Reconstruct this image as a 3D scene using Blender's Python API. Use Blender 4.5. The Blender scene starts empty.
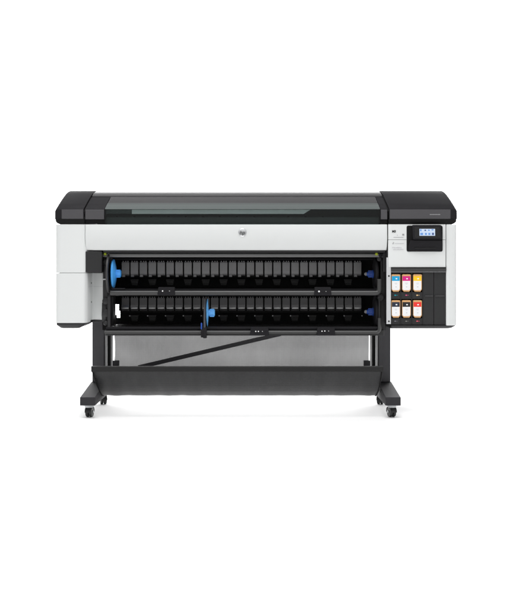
import bpy, bmesh, math, random
from mathutils import Vector, Matrix
random.seed(4)
SC = bpy.context.scene
COL = SC.collection
R = math.radians

# ------------------------------------------------------------------ camera
S = 0.00625          # metres per photo pixel on the plane of the printer's front
D = 6.0              # camera distance to that plane
CX, HY, ZC = 256.0, 262.0, 0.98
def X(px, Y=0.0): return (px - CX) * S * (D + Y) / D
def Z(py, Y=0.0): return ZC - (py - HY) * S * (D + Y) / D

cam = bpy.data.cameras.new('camera')
co = bpy.data.objects.new('camera', cam); COL.objects.link(co)
co.location = (0, -D, ZC); co.rotation_euler = (R(90), 0, 0)
cam.sensor_fit = 'HORIZONTAL'; cam.sensor_width = 36
cam.lens = 36 * D / (513 * S)
cam.shift_x = 0.5 / 513; cam.shift_y = -(304 - HY) / 513
cam.clip_end = 400
SC.camera = co

# ------------------------------------------------------------------ light: white studio, blown-out backdrop
w = bpy.data.worlds.new('World'); SC.world = w; w.use_nodes = True
nt = w.node_tree; nd = nt.nodes; bgn = nd['Background']
tc = nd.new('ShaderNodeTexCoord'); sep = nd.new('ShaderNodeSeparateXYZ')
nt.links.new(tc.outputs['Generated'], sep.inputs[0])
def ramp(src, a, b, lo, hi):
    m_ = nd.new('ShaderNodeMapRange'); m_.interpolation_type = 'SMOOTHSTEP'
    nt.links.new(sep.outputs[src], m_.inputs['Value'])
    for key, val in (('From Min', a), ('From Max', b), ('To Min', lo), ('To Max', hi)): m_.inputs[key].default_value = val
    return m_.outputs[0]
back = ramp('Y', 0.15, 0.85, 0.0, 1.0)          # the lit backdrop behind the printer ...
low = ramp('Z', 0.30, 0.46, 1.0, 0.0)          # ... reaches up to about 20 degrees
mu = nd.new('ShaderNodeMath'); mu.operation = 'MULTIPLY'; nt.links.new(back, mu.inputs[0]); nt.links.new(low, mu.inputs[1])
ma = nd.new('ShaderNodeMath'); ma.operation = 'MULTIPLY_ADD'; ma.inputs[1].default_value = 5.0
nt.links.new(mu.outputs[0], ma.inputs[0]); nt.links.new(ramp('Y', -0.5, 0.3, 0.46, 0.30), ma.inputs[2])
nt.links.new(ma.outputs[0], bgn.inputs['Strength'])
bgn.inputs['Color'].default_value = (1, 1, 1, 1)

def area(name, loc, target, sx, sy, power):
    l = bpy.data.lights.new(name, 'AREA'); l.shape = 'RECTANGLE'; l.size = sx; l.size_y = sy; l.energy = power
    o = bpy.data.objects.new(name, l); COL.objects.link(o); o.location = loc
    o.rotation_euler = (Vector(target) - Vector(loc)).to_track_quat('-Z', 'Y').to_euler()
    return o
area('studio_softbox', (-0.4, -1.3, 5.2), (0, -0.9, 0), 5.0, 2.4, 245)
area('added_rear_lamp', (0, 4.2, 2.1), (0, 1.0, 0), 6.5, 1.8, 190)  # unseen lamp, added to whiten the floor under and behind the printer
area('added_floor_lamp', (0, 6.0, 2.9), (0, 6.2, 0), 11, 2.2, 520)  # added down light that keeps the far floor white
SC.view_settings.view_transform = 'Standard'; SC.view_settings.look = 'None'
SC.view_settings.exposure = 0.15; SC.view_settings.gamma = 1
SC.render.resolution_x = 864; SC.render.resolution_y = 1024

# ------------------------------------------------------------------ materials
def srgb(r, g, b):
    f = lambda c: (c/255/12.92) if c/255 <= .04045 else ((c/255+.055)/1.055)**2.4
    return (f(r), f(g), f(b), 1)
def mat(name, col, rough=.5, metal=0, bump=0, bscale=900, var=0, spec=.5, emit=None, estr=0):
    m = bpy.data.materials.new(name); m.use_nodes = True
    n = m.node_tree.nodes; L = m.node_tree.links; p = n['Principled BSDF']
    p.inputs['Base Color'].default_value = col if len(col) == 4 else (*col, 1)
    p.inputs['Roughness'].default_value = rough; p.inputs['Metallic'].default_value = metal
    p.inputs['Specular IOR Level'].default_value = spec
    if bump or var:
        t = n.new('ShaderNodeTexCoord'); no = n.new('ShaderNodeTexNoise')
        no.inputs['Scale'].default_value = bscale; no.inputs['Detail'].default_value = 3
        L.new(t.outputs['Object'], no.inputs['Vector'])
        if bump:
            b = n.new('ShaderNodeBump'); b.inputs['Strength'].default_value = bump; b.inputs['Distance'].default_value = .001
            L.new(no.outputs['Fac'], b.inputs['Height']); L.new(b.outputs[0], p.inputs['Normal'])
        if var:
            n2 = n.new('ShaderNodeTexNoise'); n2.inputs['Scale'].default_value = 6; n2.inputs['Detail'].default_value = 4
            L.new(t.outputs['Object'], n2.inputs['Vector'])
            r = n.new('ShaderNodeMapRange'); r.inputs['To Min'].default_value = rough - var; r.inputs['To Max'].default_value = rough + var
            L.new(n2.outputs['Fac'], r.inputs['Value']); L.new(r.outputs[0], p.inputs['Roughness'])
    if emit:
        p.inputs['Emission Color'].default_value = emit; p.inputs['Emission Strength'].default_value = estr
    return m
M = {}
M['floor'] = mat('floor_white', (.93, .93, .93), .9, spec=.1)
M['white'] = mat('white_plastic', (.725, .74, .735), .5, bump=.05, var=.05, spec=.25)
M['sheet'] = mat('pale_painted_sheet_metal', (.57, .58, .59), .45, bump=.05)
M['cap'] = mat('charcoal_plastic', (.017, .0165, .0185), .68, bump=.06, bscale=1400, var=.04, spec=.10)
M['capr'] = mat('smooth_grey_plastic', (.040, .039, .041), .42, spec=.4)
M['fascia'] = mat('grey_textured_plastic', (.068, .066, .071), .5, bump=.12, bscale=1400, var=.05, spec=.4)
M['capl'] = mat('grey_plastic', (.046, .045, .047), .44, bump=.12, bscale=1400, var=.06, spec=.35)
M['black'] = mat('black_plastic', (.012, .012, .013), .5, bump=.08, var=.05)
M['matte'] = mat('matte_black', (.007, .007, .007), .75, spec=.2)
M['gloss'] = mat('gloss_black', (.012, .012, .012), .16)
M['guide'] = mat('dark_guide_plastic', (.205, .203, .206), .45, bump=.1)
M['guidel'] = mat('shiny_guide_plastic', (.085, .084, .086), .2, spec=.8)
M['bar'] = mat('dark_bar_metal', (.15, .15, .15), .4, .1)
M['dim'] = mat('dark_bracket_plastic', (.007, .007, .007), .5, spec=.25)
M['post'] = mat('charcoal_painted_steel', (.070, .069, .075), .55, bump=.08, var=.05, spec=.35)
M['foot'] = mat('charcoal_painted_foot', (.036, .035, .038), .75, bump=.08, var=.05, spec=.15)
M['steel'] = mat('dull_steel', (.40, .41, .42), .35, .7)
M['rod'] = mat('dark_rod_sleeve', (.014, .014, .014), .6, spec=.3)
M['sheen'] = mat('plate_highlight', (.52, .52, .52), .32, .8)
M['rail'] = mat('dark_metal_rail', (.05, .05, .05), .38, .25)
M['stand'] = mat('charcoal_steel', (.05, .049, .053), .6, bump=.08, var=.05, spec=.3)
M['grey'] = mat('grey_metal', (.27, .27, .28), .4, .2)
M['zinc'] = mat('zinc_metal', (.6, .61, .62), .3, .9)
M['blue'] = mat('blue_plastic', srgb(80, 172, 250), .4)
M['bluel'] = mat('light_blue_plastic', srgb(105, 185, 250), .4)
M['blued'] = mat('deep_blue_plastic', srgb(36, 76, 160), .35)
M['lime'] = mat('yellow_green_plastic', srgb(165, 180, 25), .45)
M['ink'] = mat('black_print', (.015, .015, .015), .6)
M['inkg'] = mat('grey_print', (.33, .33, .34), .6)
M['inkl'] = mat('pale_grey_print', (.55, .55, .57), .6)
M['tan'] = mat('tan_cardboard', srgb(214, 165, 112), .6, bump=.1)
M['paper'] = mat('white_label', (.86, .86, .87), .55)
M['dot'] = mat('white_indicator', (.8, .8, .8), .4)
M['dotg'] = mat('grey_indicator', (.3, .3, .3), .4)
M['screen'] = mat('lit_screen', (.05, .05, .05), .2, emit=srgb(205, 222, 245), estr=.85)
M['icon'] = mat('lit_icon', (.05, .05, .05), .2, emit=srgb(90, 145, 215), estr=.9)
M['icond'] = mat('lit_dark_icon', (.05, .05, .05), .2, emit=srgb(50, 80, 140), estr=.9)
M['wheel'] = mat('black_rubber', (.012, .014, .014), .5)
M['trim'] = mat('grey_green_gloss_trim', (.082, .096, .094), .34, var=.08)
M['trimd'] = mat('dark_green_trim', (.065, .074, .073), .4)
M['platen'] = mat('platen_dark_green', (.045, .056, .056), .5)
M['refl_strip'] = mat('painted_reflection', (.78, .79, .785), .45)

def glass(name, tint, fac):
    m = bpy.data.materials.new(name); m.use_nodes = True
    n = m.node_tree.nodes; L = m.node_tree.links
    n.remove(n['Principled BSDF']); out = n['Material Output']
    tr = n.new('ShaderNodeBsdfTransparent'); tr.inputs[0].default_value = (*tint, 1)
    gl = n.new('ShaderNodeBsdfGlossy'); gl.inputs['Roughness'].default_value = .06
    gl.inputs[0].default_value = (.95, 1, .99, 1)
    fr = n.new('ShaderNodeFresnel'); fr.inputs[0].default_value = fac
    mx = n.new('ShaderNodeMixShader')
    ge = n.new('ShaderNodeNewGeometry'); fb = n.new('ShaderNodeMath'); fb.operation = 'SUBTRACT'; fb.inputs[0].default_value = 1
    mf = n.new('ShaderNodeMath'); mf.operation = 'MULTIPLY'      # no reflection on the inner faces of the pane
    L.new(ge.outputs['Backfacing'], fb.inputs[1]); L.new(fb.outputs[0], mf.inputs[0]); L.new(fr.outputs[0], mf.inputs[1])
    L.new(mf.outputs[0], mx.inputs[0]); L.new(tr.outputs[0], mx.inputs[1]); L.new(gl.outputs[0], mx.inputs[2])
    L.new(mx.outputs[0], out.inputs[0]); return m
M['glass'] = glass('tinted_glass', (.72, .76, .755), 1.45)

def fabric(name, col, thru, weave=.4):
    m = bpy.data.materials.new(name); m.use_nodes = True
    n = m.node_tree.nodes; L = m.node_tree.links; p = n['Principled BSDF']; out = n['Material Output']
    p.inputs['Base Color'].default_value = (*col, 1); p.inputs['Roughness'].default_value = .42
    tr = n.new('ShaderNodeBsdfTransparent'); mx = n.new('ShaderNodeMixShader')
    t = n.new('ShaderNodeTexCoord'); no = n.new('ShaderNodeTexNoise'); no.inputs['Scale'].default_value = 1.6
    no.inputs['Detail'].default_value = 5; no.inputs['Distortion'].default_value = .4
    L.new(t.outputs['Object'], no.inputs['Vector'])
    r = n.new('ShaderNodeMapRange'); r.inputs['From Min'].default_value = .3; r.inputs['From Max'].default_value = .7
    r.inputs['To Min'].default_value = thru*.78; r.inputs['To Max'].default_value = thru*1.22
    L.new(no.outputs['Fac'], r.inputs['Value'])
    L.new(r.outputs[0], mx.inputs[0]); L.new(p.outputs[0], mx.inputs[1]); L.new(tr.outputs[0], mx.inputs[2])
    # the weave itself: threads a few millimetres apart, denser and looser in streaks
    wv = []
    for d_ in ('X', 'Z'):
        w1 = n.new('ShaderNodeTexWave'); w1.inputs['Scale'].default_value = 52; w1.bands_direction = d_
        w1.inputs['Distortion'].default_value = 1.6; w1.inputs['Detail'].default_value = 1
        L.new(t.outputs['Object'], w1.inputs['Vector']); wv.append(w1)
    w2 = n.new('ShaderNodeTexNoise'); w2.inputs['Scale'].default_value = 3; w2.inputs['Detail'].default_value = 6
    mp = n.new('ShaderNodeMapping'); mp.inputs['Scale'].default_value = (4, 1, 1.2); mp.inputs['Rotation'].default_value = (0, .5, 0)
    L.new(t.outputs['Object'], mp.inputs[0]); L.new(mp.outputs[0], w2.inputs['Vector'])
    ad = n.new('ShaderNodeMath'); ad.operation = 'MULTIPLY'; L.new(wv[0].outputs['Fac'], ad.inputs[0]); L.new(wv[1].outputs['Fac'], ad.inputs[1])
    ag = n.new('ShaderNodeMath'); ag.operation = 'MULTIPLY_ADD'; ag.inputs[1].default_value = weave
    L.new(ad.outputs[0], ag.inputs[0]); L.new(w2.outputs['Fac'], ag.inputs[2])
    r2 = n.new('ShaderNodeMapRange'); r2.inputs['From Min'].default_value = .3; r2.inputs['From Max'].default_value = .7 + weave*.6
    r2.inputs['To Min'].default_value = .7; r2.inputs['To Max'].default_value = 1.35
    L.new(ag.outputs[0], r2.inputs['Value'])
    vm = n.new('ShaderNodeVectorMath'); vm.operation = 'SCALE'; vm.inputs[0].default_value = col
    L.new(r2.outputs[0], vm.inputs['Scale']); L.new(vm.outputs[0], p.inputs['Base Color'])
    b = n.new('ShaderNodeBump'); b.inputs['Strength'].default_value = .35; b.inputs['Distance'].default_value = .006
    L.new(ag.outputs[0], b.inputs['Height']); L.new(b.outputs[0], p.inputs['Normal'])
    L.new(mx.outputs[0], out.inputs[0]); return m
M['mesh'] = fabric('sheer_grey_mesh', (.10, .10, .105), .078)
M['tray'] = fabric('dark_mesh_fabric', (.016, .016, .017), .009, .5)

# ------------------------------------------------------------------ mesh helpers
class MB:
    def __init__(s): s.bm = bmesh.new(); s.mats = []; s.cur = 0
    def m(s, key):
        if key not in s.mats: s.mats.append(key)
        s.cur = s.mats.index(key); return s
    def _f(s, vs):
        try:
            f = s.bm.faces.new(vs); f.material_index = s.cur; return f
        except ValueError: return None
    def loft(s, rings, closed=True, caps=True):
        V = [[s.bm.verts.new(p) for p in r] for r in rings]
        n = len(V[0])
        for a, b in zip(V, V[1:]):
            for i in range(n if closed else n-1):
                s._f([a[i], a[(i+1) % n], b[(i+1) % n], b[i]])
        if caps: s._f(V[0][::-1]); s._f(V[-1])
        return s
    def box(s, x0, x1, y0, y1, z0, z1):
        x0, x1 = sorted((x0, x1)); y0, y1 = sorted((y0, y1)); z0, z1 = sorted((z0, z1))
        return s.loft([[(x0,y0,z),(x1,y0,z),(x1,y1,z),(x0,y1,z)] for z in (z0, z1)])
    def px(s, pts, x0, x1): return s.loft([[(x, y, z) for y, z in pts] for x in (x0, x1)])
    def pz(s, pts, z0, z1): return s.loft([[(x, y, z) for x, y in pts] for z in (z0, z1)])
    def py(s, pts, y0, y1): return s.loft([[(x, y, z) for x, z in pts] for y in (y0, y1)])
    def lathe(s, c, axis, prof, seg=32):
        # prof: (distance along axis, radius)
        ax = Vector(axis).normalized(); u = ax.orthogonal().normalized(); v = ax.cross(u); c = Vector(c)
        return s.loft([[c + ax*d + (u*math.cos(2*math.pi*k/seg) + v*math.sin(2*math.pi*k/seg))*max(r, 1e-4) for k in range(seg)] for d, r in prof])
    def tube(s, pts, r, seg=12, closed_caps=True):
        P = [Vector(p) for p in pts]; rings = []
        t0 = (P[1]-P[0]).normalized(); u = t0.orthogonal().normalized()
        for i, p in enumerate(P):
            t = ((P[min(i+1, len(P)-1)] - P[max(i-1, 0)])).normalized()
            u = (u - t*u.dot(t)).normalized(); v = t.cross(u)
            rings.append([p + (u*math.cos(2*math.pi*k/seg) + v*math.sin(2*math.pi*k/seg))*r for k in range(seg)])
        return s.loft(rings)
    def build(s, name, material=None, parent=None, bevel=0, seg=2, smooth=True, root=None):
        bmesh.ops.recalc_face_normals(s.bm, faces=s.bm.faces[:])
        me = bpy.data.meshes.new(name); s.bm.to_mesh(me); s.bm.free()
        for k in (s.mats if s.mats else [material]): me.materials.append(M[k])
        o = bpy.data.objects.new(name, me); COL.objects.link(o)
        if smooth:
            for p in me.polygons: p.use_smooth = True
            me.set_sharp_from_angle(angle=R(32))
        if bevel:
            b = o.modifiers.new('bevel', 'BEVEL'); b.width = bevel; b.segments = seg; b.limit_method = 'ANGLE'; b.angle_limit = R(32)
            b.harden_normals = True
        if parent is not None: attach(o, parent)
        return o
def wloc(o):
    v = Vector((0, 0, 0))
    while o is not None: v += o.location; o = o.parent
    return v
def attach(o, parent):
    # the mesh was written in world coordinates: move its origin to the parent's world place
    base = wloc(parent)
    o.data.transform(Matrix.Translation(-base)); o.parent = parent
def empty(name, loc, label, cat, group=None):
    o = bpy.data.objects.new(name, None); COL.objects.link(o); o.location = loc; o.empty_display_size = .05
    o['label'] = label; o['category'] = cat
    if group: o['group'] = group
    return o
def rpoly(pts, rad, n=6):
    """polygon with rounded corners; rad = list of radii"""
    out = []; k = len(pts)
    for i in range(k):
        p = Vector(pts[i]); a = Vector(pts[i-1]); b = Vector(pts[(i+1) % k]); r = rad[i] if isinstance(rad, (list, tuple)) else rad
        if r <= 0: out.append(tuple(p)); continue
        da = (a-p).normalized(); db = (b-p).normalized()
        ang = da.angle(db); t = min(r / math.tan(ang/2), (a-p).length*.49, (b-p).length*.49)
        s0 = p + da*t; s1 = p + db*t
        for j in range(n+1):
            q = j/n
            out.append(tuple((1-q)**2*s0 + 2*q*(1-q)*p + q*q*s1))
    return out
def text_obj(body, name, material, parent, loc, size, depth=.0006, align='LEFT', shear=0, bold=0):
    c = bpy.data.curves.new(name, 'FONT'); c.body = body; c.size = size; c.extrude = depth; c.align_x = align; c.shear = shear
    c.resolution_u = 3; c.offset = bold
    t = bpy.data.objects.new(name + '_curve', c); COL.objects.link(t)
    bpy.context.view_layer.update()
    me = bpy.data.meshes.new_from_object(t.evaluated_get(bpy.context.evaluated_depsgraph_get()))
    bpy.data.objects.remove(t)
    me.name = name; me.materials.clear(); me.materials.append(M[material])
    me.transform(Matrix.Translation(Vector(loc)) @ Matrix.Rotation(R(90), 4, 'X'))
    o = bpy.data.objects.new(name, me); COL.objects.link(o); attach(o, parent)
    return o

# ------------------------------------------------------------------ the surface
fm = MB(); fm.box(-10, 10, -5.5, 8.4, -.05, 0)
fl = fm.build('floor', 'floor', smooth=False); fl['kind'] = 'structure'

# ------------------------------------------------------------------ the printer
P = empty('large_format_printer', (-.08, .34, 0),
          'wide white and black large format printer on a wheeled stand with two roll bays', 'printer')

# ---- main beam, dark core
XL, XR = X(85.5), X(387)           # inside edges of the two side housings
b = MB()
b.box(XL+.03, XR-.004, .05, .60, 1.058, 1.20)
b.box(XL+.03, XR-.004, .26, .60, 1.2005, 1.385)
b.build('main_body', 'black', P, .004)

# ---- left white side housing (plan outline, in two pieces with a seam)
plan = rpoly([(-1.257, .60), (-1.257, 0), (-1.073, 0), (-1.058, .03), (-1.050, .16), (-.976, .125), (-.976, .60)],
             [.02, .036, .03, .02, .012, .004, .01])
core = [(-1.24, .58), (-1.235, .03), (-1.09, .03), (-1.07, .20), (-1.0, .20), (-1.0, .58)]
zb, zs, zt = Z(323), Z(273), Z(224) - .002
h = MB()
h.m('white').pz(plan, zb, zs - .001); h.pz(plan, zs + .001, zt)
h.m('black').pz(core, zb + .01, zt - .01)
side = h.build('side_cover', None, P, .004)
side['label'] = 'narrow white side cover'
# inner dark block above the white inner wall
k = MB(); k.pz([(-1.069, .010), (-1.055, .03), (-1.0472, .154), (-.974, .1215), (-.967, .1215), (-.967, .028)], Z(272.6), Z(251.2))
k.build('hinge_block', 'black', P, .004)
# screws and moulding line on the inner wall
for py_ in (283, 302):
    s_ = MB(); s_.lathe((-1.0518, .132, Z(py_, .132)), (1, -.06, 0), [(-.004, .006), (.0015, .006), (.0015, .003)], 14)
    s_.build('screw', 'ink', side)
k = MB(); k.pz([(-1.0568, .04), (-1.0485, .1575), (-.98, .1263), (-.98, .128), (-1.051, .162), (-1.0582, .04)], Z(287.2), Z(286.9))
k.build('moulding_line', 'inkl', side)
# black tray under it
k = MB()
ring = lambda z, e, xr: [(x, y, z) for x, y in rpoly([(-1.2565+e, .38), (-1.2565+e, e*.6), (xr, e*.6), (xr, .38)], [.01, .03, .02, .01])]
k.loft([ring(Z(323)-.001, .003, -1.068), ring(Z(325.2), .004, -1.078), ring(Z(327.6), .022, -1.102), ring(Z(328.4), .032, -1.112)])
k.build('base_trim', 'black', P, .002)
k = MB(); k.pz([(-1.064, .034), (-1.0465, .154), (-.972, .12), (-.972, .52), (-1.05, .52)], .5965, .611); k.build('under_plate', 'black', P, .002)

# ---- right housing: white end column, upper panels, ink bay
col_plan = rpoly([(X(446.4), .60), (X(446.4), .004), (X(449), 0), (1.2565, 0), (1.2565, .60)], [.01, .004, .006, .042, .02])
h = MB(); h.m('white').pz(col_plan, Z(325.5), zt)
h.pz(rpoly([(X(388.2), .25), (X(388.2), .0), (X(446)-.002, 0), (X(446)-.002, .25)], [.002, .008, .003, .002]), Z(239.8)+.001, zt)
h.pz(rpoly([(X(388.2), .25), (X(388.2), .0), (X(446)-.002, 0), (X(446)-.002, .25)], [.002, .008, .003, .002]), Z(267.2), Z(239.8)-.001)
h.m('black').box(X(389), X(446.2), .02, .58, Z(266.5), zt-.01)
h.box(X(388.6), X(447), .26, .58, Z(325), Z(266.5)-.002)
rside = h.build('side_cover', None, P, .0025)
rside['label'] = 'broad white side cover with control panel and ink bay'
k = MB()
ring = lambda z, e: [(x, y, z) for x, y in rpoly([(X(391), .58), (X(391), .003+e*.5), (1.256-e, .003+e*.5), (1.256-e, .58)], [.004, .01, .04, .02])]
k.loft([ring(Z(325.4)-.001, 0), ring(Z(326.5), .004), ring(Z(328), .022), ring(Z(328.6), .034)])
k.build('base_trim', 'black', P, .002)
# dark inner wall of the right housing
k = MB(); k.box(X(386.9), X(388.1), .02, .56, Z(324), Z(251)); k.build('inner_wall', 'black', P, .002)
# pale sheet metal bracket with holes
k = MB(); k.m('sheet').box(X(386.6), X(390.9), .001, .012, Z(324), Z(257.5))
k.box(X(390.4), X(390.9), .0125, .05, Z(324), Z(257.5))
for py_ in (276, 321.3):
    k.m('ink').lathe((X(388.9), .002, Z(py_)), (0, -1, 0), [(0, .0055), (.002, .0055), (.002, .002)], 14)
k.build('bracket', None, P)

# ink bay: top visor, slot grid, empty slot doors, indicators
bay = MB()
bay.m('black')
xs = [391.2, 401.2, 412.2, 423.2]
bay.box(X(391.0), X(446.1), .20, .24, Z(325.2), Z(272.4))                     # back
for xv in (391.15, 401.1, 412.2, 423.3):
    bay.box(X(xv)-.0032, X(xv)+.0032, .014, .198, Z(325.2), Z(272.4))         # dividers
for y0, y1 in ((272.4, 273.4), (292.2, 299.2), (318.2, 325.2)):
    for a, c in ((391.15, 401.1), (401.1, 412.2), (412.2, 423.3)):
        bay.box(X(a)+.0034, X(c)-.0034, .017, .196, Z(y1), Z(y0))
bay.box(X(423.3)+.0034, X(434.3)-.001, .015, .19, Z(325.2), Z(272.4))
bay.box(X(434.3)+.001, X(446.1), .015, .19, Z(325.2), Z(272.4))
bayo = bay.build('ink_bay', None, P, .0015)
v = MB(); v.m('gloss').px([(.05, Z(267.3)), (-.004, Z(267.3)), (-.006, Z(268.6)), (.004, Z(271.4)), (.05, Z(271.4))], X(391.2), X(446))
v.m('grey').box(X(391.2), X(446), .004, .013, Z(272.2), Z(271.6))
v.build('visor', None, bayo, .0012)
for a, c in ((425.5, 433.2), (435.6, 444.8)):
    q = MB(); q.box(X(a), X(c), .009, .0148, Z(296.6), Z(295.4)); q.build('slot_handle', 'capl', bayo, .001)
dcol = [srgb(0, 150, 170), srgb(205, 90, 130), srgb(235, 200, 150), srgb(110, 110, 120), srgb(120, 120, 118), srgb(225, 90, 110)]
dotpos = [(395.6, 295.3), (406.6, 295.3), (417.6, 295.3), (395.6, 321.3), (406.6, 321.3), (417.6, 321.3)]
for i, ((px_, py_), c_) in enumerate(zip(dotpos, dcol)):
    M['d%d' % i] = mat('indicator_paint', c_, .4)
    q = MB(); q.box(X(px_)-.0055, X(px_)+.0055, .0135, .0168, Z(py_)-.0035, Z(py_)+.0035)
    q.box(X(px_)+.010, X(px_)+.014, .0145, .0168, Z(py_)-.002, Z(py_)+.002)
    q.build('indicator', 'd%d' % i, bayo, .0008)

# ---- top caps
SMOOTHP = [(.03, 1.2445), (-.003, 1.244), (-.003, 1.308), (.006, 1.3165), (.10, 1.354), (.19, 1.388), (.25, 1.4085), (.30, 1.4255), (.35, 1.4405), (.40, 1.4525), (.44, 1.459), (.57, 1.459), (.61, 1.42), (.61, 1.2445)]
def cap(x0, x1, outer, name='end_cap'):
    # sections along X, the outer end rounded in plan and profile
    k = MB(); d = 1 if outer > 0 else -1
    xs_ = [(0, .012, .013), (.005, .006, .006), (.012, .0015, .002), (.018, 0, 0)]
    rings = []
    xo = x1 if outer > 0 else x0; xi = x0 if outer > 0 else x1
    for off, inset, drop in xs_:
        rings.append([(xo - d*off, y + inset*(1 - y/.305), z - (drop if z > 1.3 else -drop*.3)) for y, z in SMOOTHP])
    rings.append([(xi, y, z) for y, z in SMOOTHP])
    k.loft(rings); return k.build(name, 'cap', P, .004, 3)
capL = cap(-1.2585, X(83.7), -1); capR = cap(X(389.2), 1.258, 1)
for o_, xa, xb in ((capL, X(60.8), X(83.4)), (capR, X(389.6), X(451.4))):   # lighter inset front panels
    q = MB(); e0, e1 = ((.009, .002) if o_ is capL else (.002, .009)); q.pz([(xa, .002), (xa, -.003 if e0 < .005 else .0015), (xa+e0, -.0058), (xb-e1, -.0058), (xb, -.003 if e1 < .005 else .0015), (xb, .002)], 1.2498, 1.3085); q.build('fascia', 'fascia', o_, .0015)
# black lower lips and seam strips
for xa, xb, ra, rb, ea, eb in ((-1.2585, X(84.2), .035, .004, 1, 0), (X(388.7), 1.258, .004, .035, 0, 1)):
    lr = lambda e, z: [(x, y, z) for x, y in rpoly([(xa+e*ea, .56), (xa+e*ea, -.0052+e*.6), (xb-e*eb, -.0052+e*.6), (xb-e*eb, .56)], [.01, ra, rb, .01])]
    q = MB(); q.loft([lr(.020, 1.2185), lr(.012, 1.222), lr(.002, 1.231), lr(0, 1.2492)]); q.build('cap_lip', 'matte', P)
for xa, xb in ((X(83), X(86.6)), (X(386.6), X(390))):
    q = MB(); q.px([(y+.012 if y < .5 else y-.012, z-.012) for y, z in SMOOTHP if z > 1.25], xa, xb); q.build('seam_strip', 'matte', P)
# nameplate on the right cap
k = MB()
for i in range(7):
    k.box(X(429.6)+i*.0095, X(429.6)+i*.0095+.0078, -.0068, -.005, Z(214.6)-.003, Z(214.6)+.003)
k.build('nameplate', 'grey', capR)

# ---- lid frames (between caps and window)
FP = [(.012, 1.222), (.012, 1.244), (-.001, 1.244), (-.001, 1.306), (.007, 1.3145), (.10, 1.351), (.236, 1.4005), (.236, 1.34), (.05, 1.26), (.05, 1.222)]
for a, c in ((84.9, 104.6), (380.3, 387.6)):
    k = MB(); k.px(FP, X(a), X(c)); lf = k.build('lid_frame', 'cap', P, .003)
    q = MB(); q.box(X(a)+.003, X(c)-.003, -.0035, .003, 1.2475, 1.3065); q.build('fascia', 'fascia', lf, .002)
    q = MB(); q.box(X(a)+.001, X(c)-.001, .0105, .0118, 1.2222, 1.2435); q.build('frame_lip', 'matte', lf)
# rear cover
k = MB()
k.px([(.264, 1.30), (.264, 1.4118), (.28, 1.418), (.325, 1.4335), (.44, 1.4580), (.57, 1.4585), (.60, 1.42), (.60, 1.387), (.3, 1.387), (.285, 1.30)], X(84.9), X(387.6))
k.build('rear_cover', 'capr', P, .003)
# hinge band
k = MB(); k.px([(.112, 1.340), (.112, 1.3565), (.118, 1.3595), (.238, 1.4032), (.243, 1.4005), (.243, 1.36)], X(105.2), X(379.8))
k.build('hinge_band', 'capl', P, .002)

# ---- window: glass, platen and a modelled reflection strip inside
win = MB()
win.m('glass').px([(-.001, 1.222), (-.001, 1.309), (.004, 1.309), (.004, 1.222)], X(105), X(379.9))
wino = win.build('window', None, P)
k = MB(); k.box(X(105), X(379.9), .03, .24, 1.2005, 1.2085)
k.box(X(105), X(379.9), .06, .10, 1.2085, 1.262)
k.build('platen', 'platen', P)
for i in range(13):
    px_ = 117.4 + i*17.1
    q = MB(); q.box(X(px_, .06)-.007, X(px_, .06)+.007, .052, .0598, Z(216.6, .06)-.004, Z(216.6, .06)+.004)
    q.build('platen_clip', 'matte', P)
k = MB(); k.m('trim').px([(-.0015, 1.3095), (-.0015, 1.3125), (.007, 1.3170), (.075, 1.3435), (.075, 1.330), (.007, 1.3095)], X(105), X(379.9))
k.m('trimd').px([(.0752, 1.3375), (.0752, 1.3425), (.1105, 1.3558), (.1105, 1.345)], X(105), X(379.9)); k.build('window_trim', None, wino, .001)
k = MB(); k.py([(X(132, .03), Z(213.9, .03)), (X(303.6, .03), Z(213.9, .03)), (X(310.6, .03), Z(209.6, .03)), (X(132, .03), Z(209.6, .03))], .024, .034)  # pale panel stands in for a reflection in the front glass
k.build('reflection_strip', 'refl_strip', P, .001)
k = MB(); k.box(X(106, .03), X(131.8, .03), .028, .036, Z(213.6, .03), Z(209.6, .03)); k.build('reflection_strip_end', 'platen', P)  # darker left end of that modelled reflection
k = MB(); k.box(X(106, .2), X(379, .2), .235, .258, 1.21, 1.36); k.build('inner_back', 'platen', P)

# ---- white front panel with badge
k = MB()
k.px([(.03, Z(224)-.002), (.006, Z(224)-.002), (.001, Z(225)), (-.003, Z(239)), (.018, Z(249.4)), (.024, Z(250.2)), (.05, Z(250.2)), (.05, Z(224)-.002)], X(85.4), X(387.2))
fp = k.build('front_panel', 'white', P, .0025)
for xa, xb, z_ in ((X(84.6), X(85.2), Z(250)), (X(387.4), X(388), Z(257))):
    k = MB(); k.box(xa, xb, .012, .06, z_, zt); k.build('panel_gap', 'matte', P)
c_ = (X(242.5), -.0015, Z(232.5))
k = MB(); k.lathe(c_, (0, -1, 0), [(-.002, .0255), (.003, .0255), (.0042, .024), (.0022, .021), (.0012, .001)], 40)
bd = k.build('badge', 'zinc', fp); 
text_obj('hp', 'badge_letters', 'ink', bd, (X(242.5)-.002, -.0045, Z(233.6)-.004), .031, .0012, 'CENTER', .25)

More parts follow.
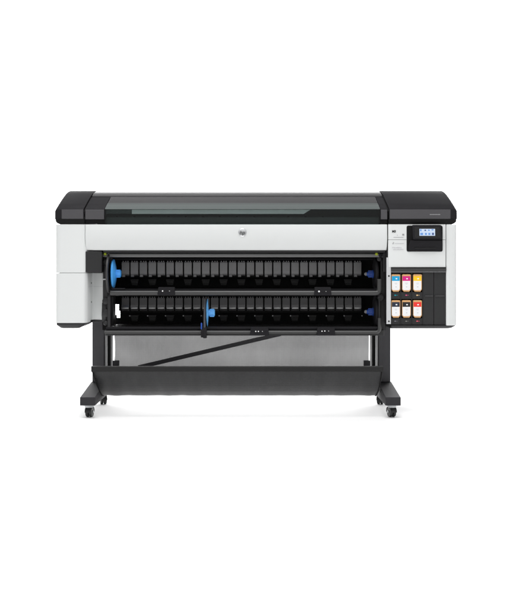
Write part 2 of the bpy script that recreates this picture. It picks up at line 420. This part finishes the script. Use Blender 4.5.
# ---- control panel on the right housing
k = MB(); k.py(rpoly([(X(406.6), Z(251.6)), (X(442.6), Z(251.6)), (X(442.6), Z(225.6)), (X(406.6), Z(225.6))], .012), -.004, .019)
cp = k.build('control_panel', 'matte', rside, .002)
k = MB()   # tilted screen unit
k.loft([[(X(412.6), -.03, Z(239.6)), (X(441.6), -.03, Z(239.6)), (X(441.6), -.005, Z(239.8)), (X(412.6), -.005, Z(239.8))],
        [(X(411.8), -.026, Z(225.1)), (X(440.2), -.026, Z(225.1)), (X(440.2), -.005, Z(225.1)), (X(411.8), -.005, Z(225.1))]])
sc = k.build('touchscreen', 'cap', cp, .004)
def ys(py_): return -.026 - .004*(py_-225.1)/14.5 - .0012
k = MB(); k.m('gloss').loft([[(X(414), ys(238.2), Z(238.2)), (X(439.6), ys(238.2), Z(238.2)), (X(439.6), ys(238.2)+.002, Z(238.2)), (X(414), ys(238.2)+.002, Z(238.2))],
        [(X(413.8), ys(227), Z(227)), (X(438.8), ys(227), Z(227)), (X(438.8), ys(227)+.002, Z(227)), (X(413.8), ys(227)+.002, Z(227))]])
def quad(mb, key, x0, x1, y0, y1, o):
    mb.m(key).loft([[(X(x0), ys(y1)-o, Z(y1)), (X(x1), ys(y1)-o, Z(y1)), (X(x1), ys(y1)-o+.001, Z(y1)), (X(x0), ys(y1)-o+.001, Z(y1))],
                    [(X(x0), ys(y0)-o, Z(y0)), (X(x1), ys(y0)-o, Z(y0)), (X(x1), ys(y0)-o+.001, Z(y0)), (X(x0), ys(y0)-o+.001, Z(y0))]])
quad(k, 'screen', 418.6, 434.2, 229.0, 235.9, .0015)
for (x0, x1, y0, y1, key) in ((419.2, 420.6, 229.5, 231.4, 'icon'), (423.6, 425.2, 229.8, 231.2, 'icond'), (427.2, 428.8, 229.8, 231, 'icon'), (430.6, 432.6, 229.4, 230.6, 'icon'),
                              (419.4, 422.2, 233, 235.2, 'icon'), (424, 426, 233.1, 235.1, 'icon'), (427.4, 429.4, 233.1, 235.1, 'icon'), (431, 433, 232.9, 235.2, 'icond')):
    quad(k, key, x0, x1, y0, y1, .003)
k.build('display', None, sc)
k = MB()   # lower tray of the control panel
k.loft([[(X(408), -.006, Z(250.9)), (X(441.9), -.006, Z(250.9)), (X(441.9), -.003, Z(250.9)), (X(408), -.003, Z(250.9))],
        [(X(408.4), -.018, Z(246)), (X(441.9), -.018, Z(246)), (X(441.9), -.003, Z(246)), (X(408.4), -.003, Z(246))],
        [(X(410), -.022, Z(240.3)), (X(441.9), -.022, Z(240.3)), (X(441.9), -.003, Z(240.3)), (X(410), -.003, Z(240.3))]])
k.build('pocket', 'cap', cp, .002)
k = MB(); k.box(X(414), X(435.5), -.0175, -.012, Z(248.6), Z(247.8)); k.build('pocket_slot', 'gloss', cp)

# printing beside it
text_obj('M3', 'printed_mark', 'ink', rside, (X(392.0), -.0008, Z(232.4)), .019, .0005, bold=.0009)
text_obj('c', 'printed_mark', 'inkg', rside, (X(396.9), -.0008, Z(235.6)), .013, .0005)
k = MB(); k.box(X(402.2), X(404.2), -.0012, .0, Z(235.6), Z(233.8)); k.box(X(393.4), X(403.4), -.0012, 0, Z(237.5), Z(237.1)); k.build('printed_mark', 'inkg', rside)
text_obj('Z', 'printed_mark', 'inkg', rside, (X(392.2), -.0008, Z(243.9)), .015, .0005, shear=.3)
k = MB(); k.box(X(394.6), X(403.8), -.0012, 0, Z(243.7), Z(243.1)); k.build('printed_mark', 'inkl', rside)
k = MB()
for row, (a, c, n) in enumerate(((392.3, 402, 8), (393, 403.6, 9))):
    for i in range(n):
        x0 = a + (c-a)*i/n
        k.box(X(x0), X(x0 + (c-a)/n*random.uniform(.5, .85)), -.0012, 0, Z(248.1+row*1.9), Z(247.0+row*1.9+random.uniform(-.1, .3)))
k.build('printed_mark', 'inkl', rside)

# ---- roll bays
# back panel with the see-through gap at its left
yb = .40
k = MB()
k.box(X(120.2, yb), X(386, yb), yb, yb+.02, Z(330, yb), Z(249, yb)+.0)
k.box(X(102.5, yb), X(113.9, yb), yb, yb+.02, Z(330, yb), Z(249, yb))
k.box(X(113.9, yb)+.0005, X(120.2, yb)-.0005, yb+.001, yb+.019, Z(304.3, yb), Z(249, yb))
k.box(X(113.9, yb)+.0005, X(120.2, yb)-.0005, yb+.001, yb+.019, Z(330, yb), Z(317.8, yb))
k.box(X(113.9, yb)+.0005, X(116.6, yb), yb+.002, yb+.018, Z(317.8, yb)+.0005, Z(315, yb))
k.box(X(118.9, yb), X(120.2, yb)-.0005, yb+.002, yb+.018, Z(311, yb), Z(304.3, yb)-.0005)
k.build('bay_back', 'matte', P)
# soffit + upper bar + ledge
k = MB(); k.box(X(104, .06), X(385, .06), .03, .36, Z(252.6, .03), 1.0575); k.build('soffit', 'black', P, .003)
def roundbar(name, x0, x1, y, py0, py1, m, dpt=.03):
    k = MB(); z0, z1 = Z(py1, y), Z(py0, y)
    k.px(rpoly([(y, z0), (y, z1), (y+dpt, z1), (y+dpt, z0)], (z1-z0)*.42), x0, x1)
    return k.build(name, m, P)
roundbar('upper_bar', X(100.5, .07), X(383, .07), .07, 253.2, 257.3, 'bar')
k = MB(); k.box(X(112, .2), X(378, .2), .2, .23, Z(259.7, .2), Z(258.6, .2)); k.build('ledge', 'cap', P, .001)
for px_ in (104.9, 376.7):
    q = MB(); q.lathe((X(px_, .055), .066, Z(254, .055)), (0, -1, 0), [(-.004, .0092), (.008, .0092), (.012, .006), (.012, .001)], 20); q.build('latch_tab', 'lime', P)
    q = MB(); d = -1 if px_ < 200 else 1
    q.lathe((X(px_ + d*4.2, .055), .066, Z(255.5, .055)), (0, -1, 0), [(-.004, .012), (.004, .012), (.006, .008), (.006, .001)], 20); q.build('latch_pivot', 'cap', P)

# guide racks: a row of dark plates on a beam
def rack(py_top, shiny):
    yy = .30
    dz = lambda p: Z(p + py_top, yy)
    k = MB(); k.box(X(121, yy), X(362, yy), yy+.03, yy+.06, dz(15.5), dz(-1)); 
    base = k.build('guide_rack', 'matte', P)
    for i in range(27):
        x0 = 121.6 + i*8.93; x1 = x0 + 7.6
        dim = i < 1 or i > 25
        q = MB(); q.m('guidel' if shiny else 'guide')
        tilt = random.uniform(-.0028, .0028)
        pr = [(yy+.028, dz(.4)), (yy+.002, dz(.6)), (yy, dz(2)), (yy, dz(9)), (yy, dz(10.6)), (yy+.004, dz(12.6)), (yy+.018, dz(14)), (yy+.028, dz(14))]
        if shiny: pr[3:7] = [(yy, dz(7)), (yy-.005, dz(8.6)), (yy-.008, dz(10)), (yy-.006, dz(11.2)), (yy+.002, dz(12.6)), (yy+.016, dz(13.8))]
        q.loft([[(xq, y_ + tq, z_) for y_, z_ in pr] for xq, tq in ((X(x0, yy), tilt), (X(x1, yy), -tilt))])
        if shiny: q.m('sheen').lathe((X(x0+.5, yy), yy-.0055, dz(10.7)), (1, 0, 0), [(0, .0045), (.008, .0058), (.018, .0066), (.026, .0066), (.036, .0058), (.0435, .0045)], 14); q.m('guidel')  # bright metal bead stands in for the highlight on the curved plate
        # top teeth and the lower left tongue
        for t in (1.4, 4.0, 6.2):
            q.box(X(x0+t-.55, yy), X(x0+t+.55, yy), yy+.002, yy+.02, dz(.5)+.0005, dz(-.8))
        if not shiny: q.box(X(x0+.3, yy), X(x0+3.4, yy), yy+.0012, yy+.02, dz(15.4), dz(12.9))
        g = q.build('guide_plate', 'guidel' if shiny else 'guide', base, .0015)
        if i % 2 == 1:
            q = MB()
            q.py([(X(x0-.6, .24), dz(17.6)), (X(x0+7.6, .24), dz(17.6)), (X(x0+6.4, .24), dz(23.5)), (X(x0+1, .24), dz(23.5))], .262, .30)
            q.box(X(x0, .25), X(x0+7, .25), .25, .262, dz(19.4), dz(18.8)); q.box(X(x0+1, .25), X(x0+6, .25), .25, .262, dz(22.4), dz(21.8))
            q.build('roller_bracket', 'dim', base, .001)
        if shiny and i % 2 == 0:
            q = MB(); q.lathe((X(x0+8.2, .25), .25, dz(18)), (0, -1, 0), [(0, .004), (.004, .004), (.005, .001)], 10); q.build('rack_screw', 'grey', base)
    k = MB(); k.box(X(112, yy), X(380, yy), .2, .39, dz(28.6), dz(27)); k.build('bay_pan', 'matte', P)
rack(261.6, False); rack(297.4, True)

# front rails bent up at the right end
def rail(py_, pyend, r, x0, name='front_rail'):
    y = .05; pts = [(X(x0, y), y, Z(py_, y)), (X(376, y), y, Z(py_, y))]
    cx_, cz = X(376, y), Z(py_, y) + .022
    for a in range(1, 7):
        t = R(-90 + a*15); pts.append((cx_ + .022*math.cos(t), y, cz + .022*math.sin(t)))
    pts.append((cx_ + .022, y, Z(pyend, y)))
    k = MB(); k.tube(pts, r, 16); return k.build(name, 'rail', P)
rail(293, 279, .0165, 110.5); rail(332.3, 318, .0115, 104.5)
k = MB(); k.box(X(111, .07), X(378, .07), .068, .10, Z(290.4, .07), Z(288.9, .07)); k.build('rail_lip', 'cap', P, .002)
k = MB(); k.box(X(112, .05), X(124.6, .05), .05, .09, Z(289.8, .05), Z(288.2, .05)); k.build('rail_end_block', 'cap', P, .003)
roundbar('lower_beam', X(106, .07), X(380, .07), .066, 326.8, 330.4, 'cap', .05)
k = MB(); k.box(X(105, .07), X(384, .07), .068, .36, Z(335.6, .07), Z(331), ); k.build('bay_floor', 'black', P, .003)
# button boxes on the rails
def buttons(x0, x1, y0, y1, dots):
    y = .028
    k = MB(); k.py(rpoly([(X(x0, y), Z(y1, y)), (X(x1, y), Z(y1, y)), (X(x1-.8, y), Z(y0, y)), (X(x0+.8, y), Z(y0, y))], .006), y, .075)
    o = k.build('button_box', 'cap', P, .003)
    for px_, py_, r, key in dots:
        q = MB(); q.lathe((X(px_, y), y, Z(py_, y)), (0, -1, 0), [(-.002, r), (.002, r), (.0025, r*.5), (.0025, .0005)], 14); q.build('button', key, o)
buttons(157.4, 175.2, 287.2, 295.2, [(162.6, 291, .0045, 'dot'), (169.5, 291, .0035, 'dotg')])
buttons(314, 331.6, 287.2, 295.6, [(319, 291.4, .0055, 'dot'), (326, 291.4, .003, 'dotg')])
buttons(250, 269, 327.2, 335.6, [(255.8, 331.4, .004, 'dot'), (258.4, 331.4, .004, 'dot'), (262.4, 331.4, .0035, 'dotg')])
buttons(316.6, 335.4, 327.4, 335.6, [(322, 331.2, .004, 'dot'), (324.8, 331, .004, 'dot'), (328.6, 331, .0035, 'dotg')])

# ---- roll hubs
def left_hub(px_, py_, Y, key, bigdisc):
    xc, zc = X(px_, Y), Z(py_, Y)
    k = MB()
    k.lathe((xc, Y, zc), (1, 0, 0), ([(-.006, .088), (.0, .092), (.004, .09), (.012, .06), (.018, .026), (.018, .0225)] if bigdisc else [(-.001, .088), (.0015, .090), (.003, .089), (.005, .06), (.008, .026), (.009, .0225)]) + [ (.046, .0215), (.048, .019), (.048, .001)], 48)
    o = k.build('roll_hub', key, P)
    # raised ribs round the core
    q = MB()
    for a in range(6):
        t = R(a*60)
        c0 = Vector((xc+.017, Y + .024*math.cos(t), zc + .024*math.sin(t)))
        q.box(c0.x, c0.x+.026, c0.y-.004, c0.y+.004, c0.z-.004, c0.z+.004)
    q.build('hub_rib', key, o)
    if bigdisc:
        q = MB(); q.lathe((xc-.028, Y, zc), (1, 0, 0), [(-.004, .126), (-.001, .129), (.006, .129), (.009, .126), (.010, .11), (.004, .10), (.004, .001)], 56)
        q.build('flange', 'capl', o, .001)
    return o
left_hub(113.6, 273.6, .11, 'blue', True)
h2 = left_hub(207.4, 312.8, .11, 'bluel', False)
xh = X(205.2, .06)
k = MB()
k.px([(.035, Z(335)), (.030, Z(329)), (.06, Z(313)), (.085, Z(300)), (.10, Z(298.4)), (.16, Z(299)), (.16, Z(326)), (.12, Z(330)), (.075, Z(331))], xh-.010, xh+.004)
k.build('hub_arm', 'fascia', h2, .003)
k = MB(); k.px(rpoly([(.02, Z(337.6, .02)), (.02, Z(329.4, .02)), (.075, Z(329), ), (.075, Z(337.6, .02))], .01), X(200.8, .02), X(205, .02)); k.box(X(203, .02), X(206.6, .02), .016, .07, Z(338.2, .02), Z(328))
k.build('clamp', 'cap', h2, .003)
k = MB(); k.lathe((X(201.4, .02), .03, Z(326, .03)), (0, 0, 1), [(-.02, .005), (.015, .0055), (.02, .003)], 12); k.build('clamp_pin', 'blued', h2)

def right_hub(px_, py_, Y):
    xc, zc = X(px_, Y), Z(py_, Y)
    k = MB(); k.lathe((xc, Y, zc), (-1, 0, 0), [(-.016, .10), (-.006, .104), (.0, .102), (.004, .09), (.006, .035), (.006, .001)], 48)
    o = k.build('flange', 'cap', P)
    q = MB(); q.lathe((xc-.005, Y, zc), (-1, 0, 0), [(0, .027), (.005, .027), (.007, .020), (.032, .0185), (.044, .011), (.048, .001)], 24)
    for a in range(10):
        t = R(a*36+9); y_, z_ = Y + .0205*math.cos(t), zc + .0205*math.sin(t)
        q.box(xc-.038, xc-.012, y_-.0025, y_+.0025, z_-.0025, z_+.0025)
    q.build('hub_core', 'blued', o)
    q = MB(); q.lathe((xc-.05, Y, zc), (-1, 0, 0), [(0, .013), (.008, .011), (.014, .006), (.014, .001)], 16); q.build('hub_tip', 'grey', o)
right_hub(374.2, 274, .17); right_hub(374.2, 311.8, .17)

# side brackets carrying the hubs
k = MB()
k.box(X(103.4, .1), X(107.6, .1), .10, .38, Z(323, .1), Z(258, .1))
k.px([(.07, Z(331)), (.07, Z(297)), (.10, Z(290)), (.3, Z(290)), (.3, Z(331))], X(107.8, .08), X(110.6, .08))
k.box(X(111, .15), X(112.8, .15), .16, .175, Z(329, .15), Z(297, .15))
k.px([(.095, Z(322)), (.08, Z(316)), (.098, Z(303)), (.098, Z(322))], X(101.8, .09), X(106, .09))
for i, (py_, r) in enumerate(((262, .02), (301, .022), (313, .026), (323, .016))):
    k.lathe((X(105.8, .09), .098, Z(py_, .1)), (0, -1, 0), [(0, r), (.014, r), (.018, r*.7), (.018, .001)], 20)
k.box(X(106.4, .09), X(109, .09), .075, .098, Z(281, .09), Z(262, .09))
k.build('bay_bracket', 'black', P, .002)
k = MB(); k.box(X(102.8, .06), X(106.4, .06), .06, .095, Z(279.8, .06), Z(278.9, .06)); k.build('bracket_clip', 'sheet', P)
k = MB()
for a, c_, y0, y1 in ((111.2, 113.8, 326.2, 327.4), (115.6, 117.4, 324.8, 327)):
    k.box(X(a, .12), X(c_, .12), .12, .15, Z(y1, .12), Z(y0, .12))
k.build('wire_clip', 'grey', P, .002)
k = MB()
k.box(X(380.5, .1), X(385.6, .1), .10, .38, Z(330, .1), Z(256, .1))
k.px([(.07, Z(324)), (.07, Z(300)), (.09, Z(292)), (.2, Z(292)), (.2, Z(324))], X(378.4, .08), X(380.2, .08))
k.lathe((X(380.8, .09), .098, Z(297.5, .1)), (0, -1, 0), [(0, .022), (.02, .022), (.024, .016), (.024, .001)], 20)
k.lathe((X(379.4, .09), .098, Z(259, .1)), (0, -1, 0), [(0, .016), (.016, .016), (.02, .01), (.02, .001)], 20)
k.box(X(382.4, .09), X(386, .09), .06, .098, Z(272, .09), Z(253, .09))
k.build('bay_bracket', 'black', P, .002)

# ---- stand
for xo, sgn in ((-1.053, -1), (.8575, 1)):
    k = MB(); k.box(xo-.040 - (.0 if sgn > 0 else 0), xo+.040, .405, .505, .179, Z(323)-.0105 if sgn < 0 else .62)
    k.build('post', 'post', P, .004)
    k = MB(); k.px([(0, .082), (0, .134), (.40, .1785), (.52, .1785), (.68, .134), (.68, .082)], xo-.0475, xo+.0475)
    k.build('foot', 'foot', P, .003)
    for yc, rot in ((.065, R(12*sgn+4)), (.61, R(-18*sgn))):
        e = MB()
        e.m('steel').box(xo-.034, xo+.034, yc-.03, yc+.03, .0765, .0815)
        e.lathe((xo, yc, .066), (0, 0, 1), [(-.004, .026), (0, .029), (.0105, .029)], 24)
        e.m('black')
        ax = Vector((math.cos(rot), math.sin(rot), 0)); fw = Vector((-math.sin(rot), math.cos(rot), 0))
        c0 = Vector((xo, yc + .012, .034))
        hood = []
        for s_ in (-.021, .021):
            ring = [c0 + ax*s_ + fw*(.036*math.cos(R(t))) + Vector((0, 0, .034*math.sin(R(t)))) for t in range(-10, 200, 15)]
            ring += [c0 + ax*s_ + fw*(.031*math.cos(R(t))) + Vector((0, 0, .0315*math.sin(R(t)))) for t in range(185, -16, -15)]
            hood.append(ring)
        e.loft(hood)
        e.m('steel').lathe(c0 - ax*.026, ax, [(0, .009), (.052, .009)], 12)
        ca = e.build('caster', None, P)
        for s_ in (-1, 1):
            q = MB(); q.lathe(c0 + ax*(s_*.0115) + Vector((0, 0, -.0037)), ax, [(-.009, .022), (-.0085, .028), (-.006, .0303), (.006, .0303), (.0085, .028), (.009, .022), (.009, .001)], 32); q.build('wheel', 'wheel', ca)
    # rear upright of the media bin and its pale channel
    d = -sgn
    xi = xo + d*.040
    for u0, u1 in ((.0012, .0178), (.0382, .052)):
        q = MB(); q.loft([[(xi+d*u0, .466, z_), (xi+d*u1, .464, z_)] for z_ in (.19, .30, .41, .52, .60)], closed=False, caps=False); q.build('mesh_strip', 'mesh', P)
    e = MB()
    e.m('matte').box(xi+d*.018, xi+d*.038, .43, .48, .19, .60)
    e.build('bin_upright', None, P)
    xb = xi + d*.074
    e = MB(); e.box(xb-.021, xb+.021, .42, .452, Z(367.5, .43), Z(360.6, .43)); e.build('bin_bracket', 'stand', P, .002)
# cross beam behind bays
k = MB(); k.box(-1.0, .81, .43, .47, .535, .575); k.build('cross_beam', 'stand', P, .003)
# diagonal brace
k = MB()
a0 = Vector((X(138, .40), .405, Z(367.5, .40))); a1 = Vector((X(281, .40), .405, Z(334, .40)))
dr = (a1-a0).normalized(); n_ = Vector((-dr.z, 0, dr.x))*.0135
k.loft([[p + n_ + Vector((0, t, 0)) for t in (0, .012)] + [p - n_ + Vector((0, t, 0)) for t in (.012, 0)] for p in (a0, a1)])
k.build('brace', 'post', P, .002)

# ---- media bin: sheer back sheet, dark front trough, rods
def sheet(name, rows, material, nx=60, wob=.0, fold=0):
    bm_ = MB(); rings = []
    for (xa, xb, y, z) in rows:
        j = len(rings); fz = fold * math.sin(math.pi*j/(len(rows)-1))
        fy = lambda u: fz*(math.exp(-u/.10)*math.sin(u*95 + j*1.1) + .6*math.exp(-(1-u)/.07)*math.sin(u*120 - j*.9) + .22*math.sin(u*61 + j*.35))
        rings.append([(xa + (xb-xa)*i/nx, y + fy(i/nx) + wob*math.sin(i*.55 + z*9)*math.sin(i*.17), z + wob*.5*math.sin(i*.31+1)) for i in range(nx+1)])
    bm_.loft(rings, closed=False, caps=False)
    return bm_.build(name, material, P)
yb = .44
rows = []
for i in range(9):
    f = i/8; py_ = 334 + f*35
    rows.append((X(114.2 - .9*math.sin(f*3.1)*(-1) - f*.8, yb), X(369, yb), yb + .01*math.sin(f*3.14), Z(py_, yb)))
sheet('mesh_sheet', rows, 'mesh', 90, .0015, .003)
tr_prof = [(.052, 370.5), (.06, 374), (.085, 380), (.12, 386), (.17, 391.5), (.23, 394.8), (.29, 395.6), (.35, 393), (.40, 386), (.43, 377), (.438, 369)]
rows = []
for (y, py_) in tr_prof:
    f = min(1, (py_-370)/25) if y < .3 else 1
    f = max(0, f)
    rows.append((-1.028 + .034*f, .790 - .012*f, y, Z(py_, y)))
tr = sheet('bin_trough', rows, 'tray', 220, .002, .011)
for sgn in (-1, 1):     # closed ends of the trough
    q = MB(); x_ = [r_[0] if sgn < 0 else r_[1] for r_ in rows]
    vs = [q.bm.verts.new((x_[i], rows[i][2], rows[i][3])) for i in range(len(rows))]
    q._f(vs); e = q.build('trough_end', 'tray', tr)
    q = MB(); q.tube([(x_[i] + sgn*.004, rows[i][2]-.004, rows[i][3]) for i in range(7)], .0045, 8); q.build('trough_wire', 'matte', tr)
k = MB()
k.px(rpoly([(.03, Z(372, .03)), (.03, Z(366.4, .03)), (.062, Z(366.4, .03)), (.062, Z(372, .03))], .009), -1.036, .80)
k.build('bin_rod', 'rod', P)

# ------------------------------------------------------------------ ink cartridges
CW, CH, CD = .0545, .1085, .16     # width, height, depth; front face towards -Y, origin at base centre of the front
def make_cartridge():
    root = empty('ink_cartridge', (0, 0, 0), '', 'ink cartridge', 'ink cartridges in the open ink bay')
    w_ = CW/2
    out = [(-w_+.010, 0), (w_-.010, 0), (w_, .014), (w_, CH-.004), (w_-.004, CH), (-w_+.004, CH), (-w_, CH-.004), (-w_, .014)]
    q = MB(); q.py(out, 0, CD); q.build('cartridge_body', 'tan', root, .002)
    q = MB(); q.box(-w_+.0022, w_-.0042, -.0008, .001, .0155, CH-.041)
    q.py([(-w_+.009, .0095), (w_-.011, .0095), (w_-.0042, .0153), (-w_+.0022, .0153)], -.0008, .001)
    lab = q.build('label', 'paper', root)
    q = MB(); q.box(-w_+.0022, w_-.0042, -.001, .001, CH-.0408, CH-.0115); q.build('colour_band', 'paper', root)
    q = MB(); q.box(-.002, .008, -.0015, 0, CH-.031, CH-.0235); q.build('band_mark', 'paper', root)
    q = MB(); q.box(-.009, .008, -.0012, 0, .052, .0545); q.box(-.006, .006, -.0012, 0, .046, .0475); q.box(-.004, .005, -.0012, 0, .028, .032)
    q.build('label_print', 'inkl', root)
    return root
proto = make_cartridge()
colours = [('cyan', srgb(0, 160, 214)), ('magenta', srgb(214, 8, 128)), ('yellow', srgb(255, 203, 22)), ('dark blue', srgb(28, 38, 56)), ('black', srgb(22, 20, 20)), ('red', srgb(232, 48, 40))]
labels = ['ink cartridge with a cyan blue band above its white label, upper row',
          'ink cartridge with a magenta pink band above its white label, upper row',
          'ink cartridge with a yellow band above its white label, upper row',
          'ink cartridge with a dark navy band, below the cyan one beside the pale bracket',
          'ink cartridge with a plain black band, below the magenta one in the lower row',
          'ink cartridge with a red band above its white label, lower row']
pos = [(396.1, 291.7), (406.7, 291.7), (417.75, 291.7), (396.1, 317.7), (406.7, 317.7), (417.75, 317.7)]
for i, ((nm, c_), lb, (px_, py_)) in enumerate(zip(colours, labels, pos)):
    bandm = mat(nm.replace(' ', '_') + '_band', c_, .45)
    if i == 0: r_ = proto; kids = list(proto.children)
    else:
        r_ = proto.copy(); COL.objects.link(r_); kids = []
        for ch in proto.children:
            c2 = ch.copy(); COL.objects.link(c2); c2.parent = r_; kids.append(c2)
    for c2 in kids:
        if c2.name.startswith('colour_band'):
            c2.material_slots[0].link = 'OBJECT'; c2.material_slots[0].material = bandm
    r_.location = (X(px_), .006, Z(py_)); r_['label'] = lb
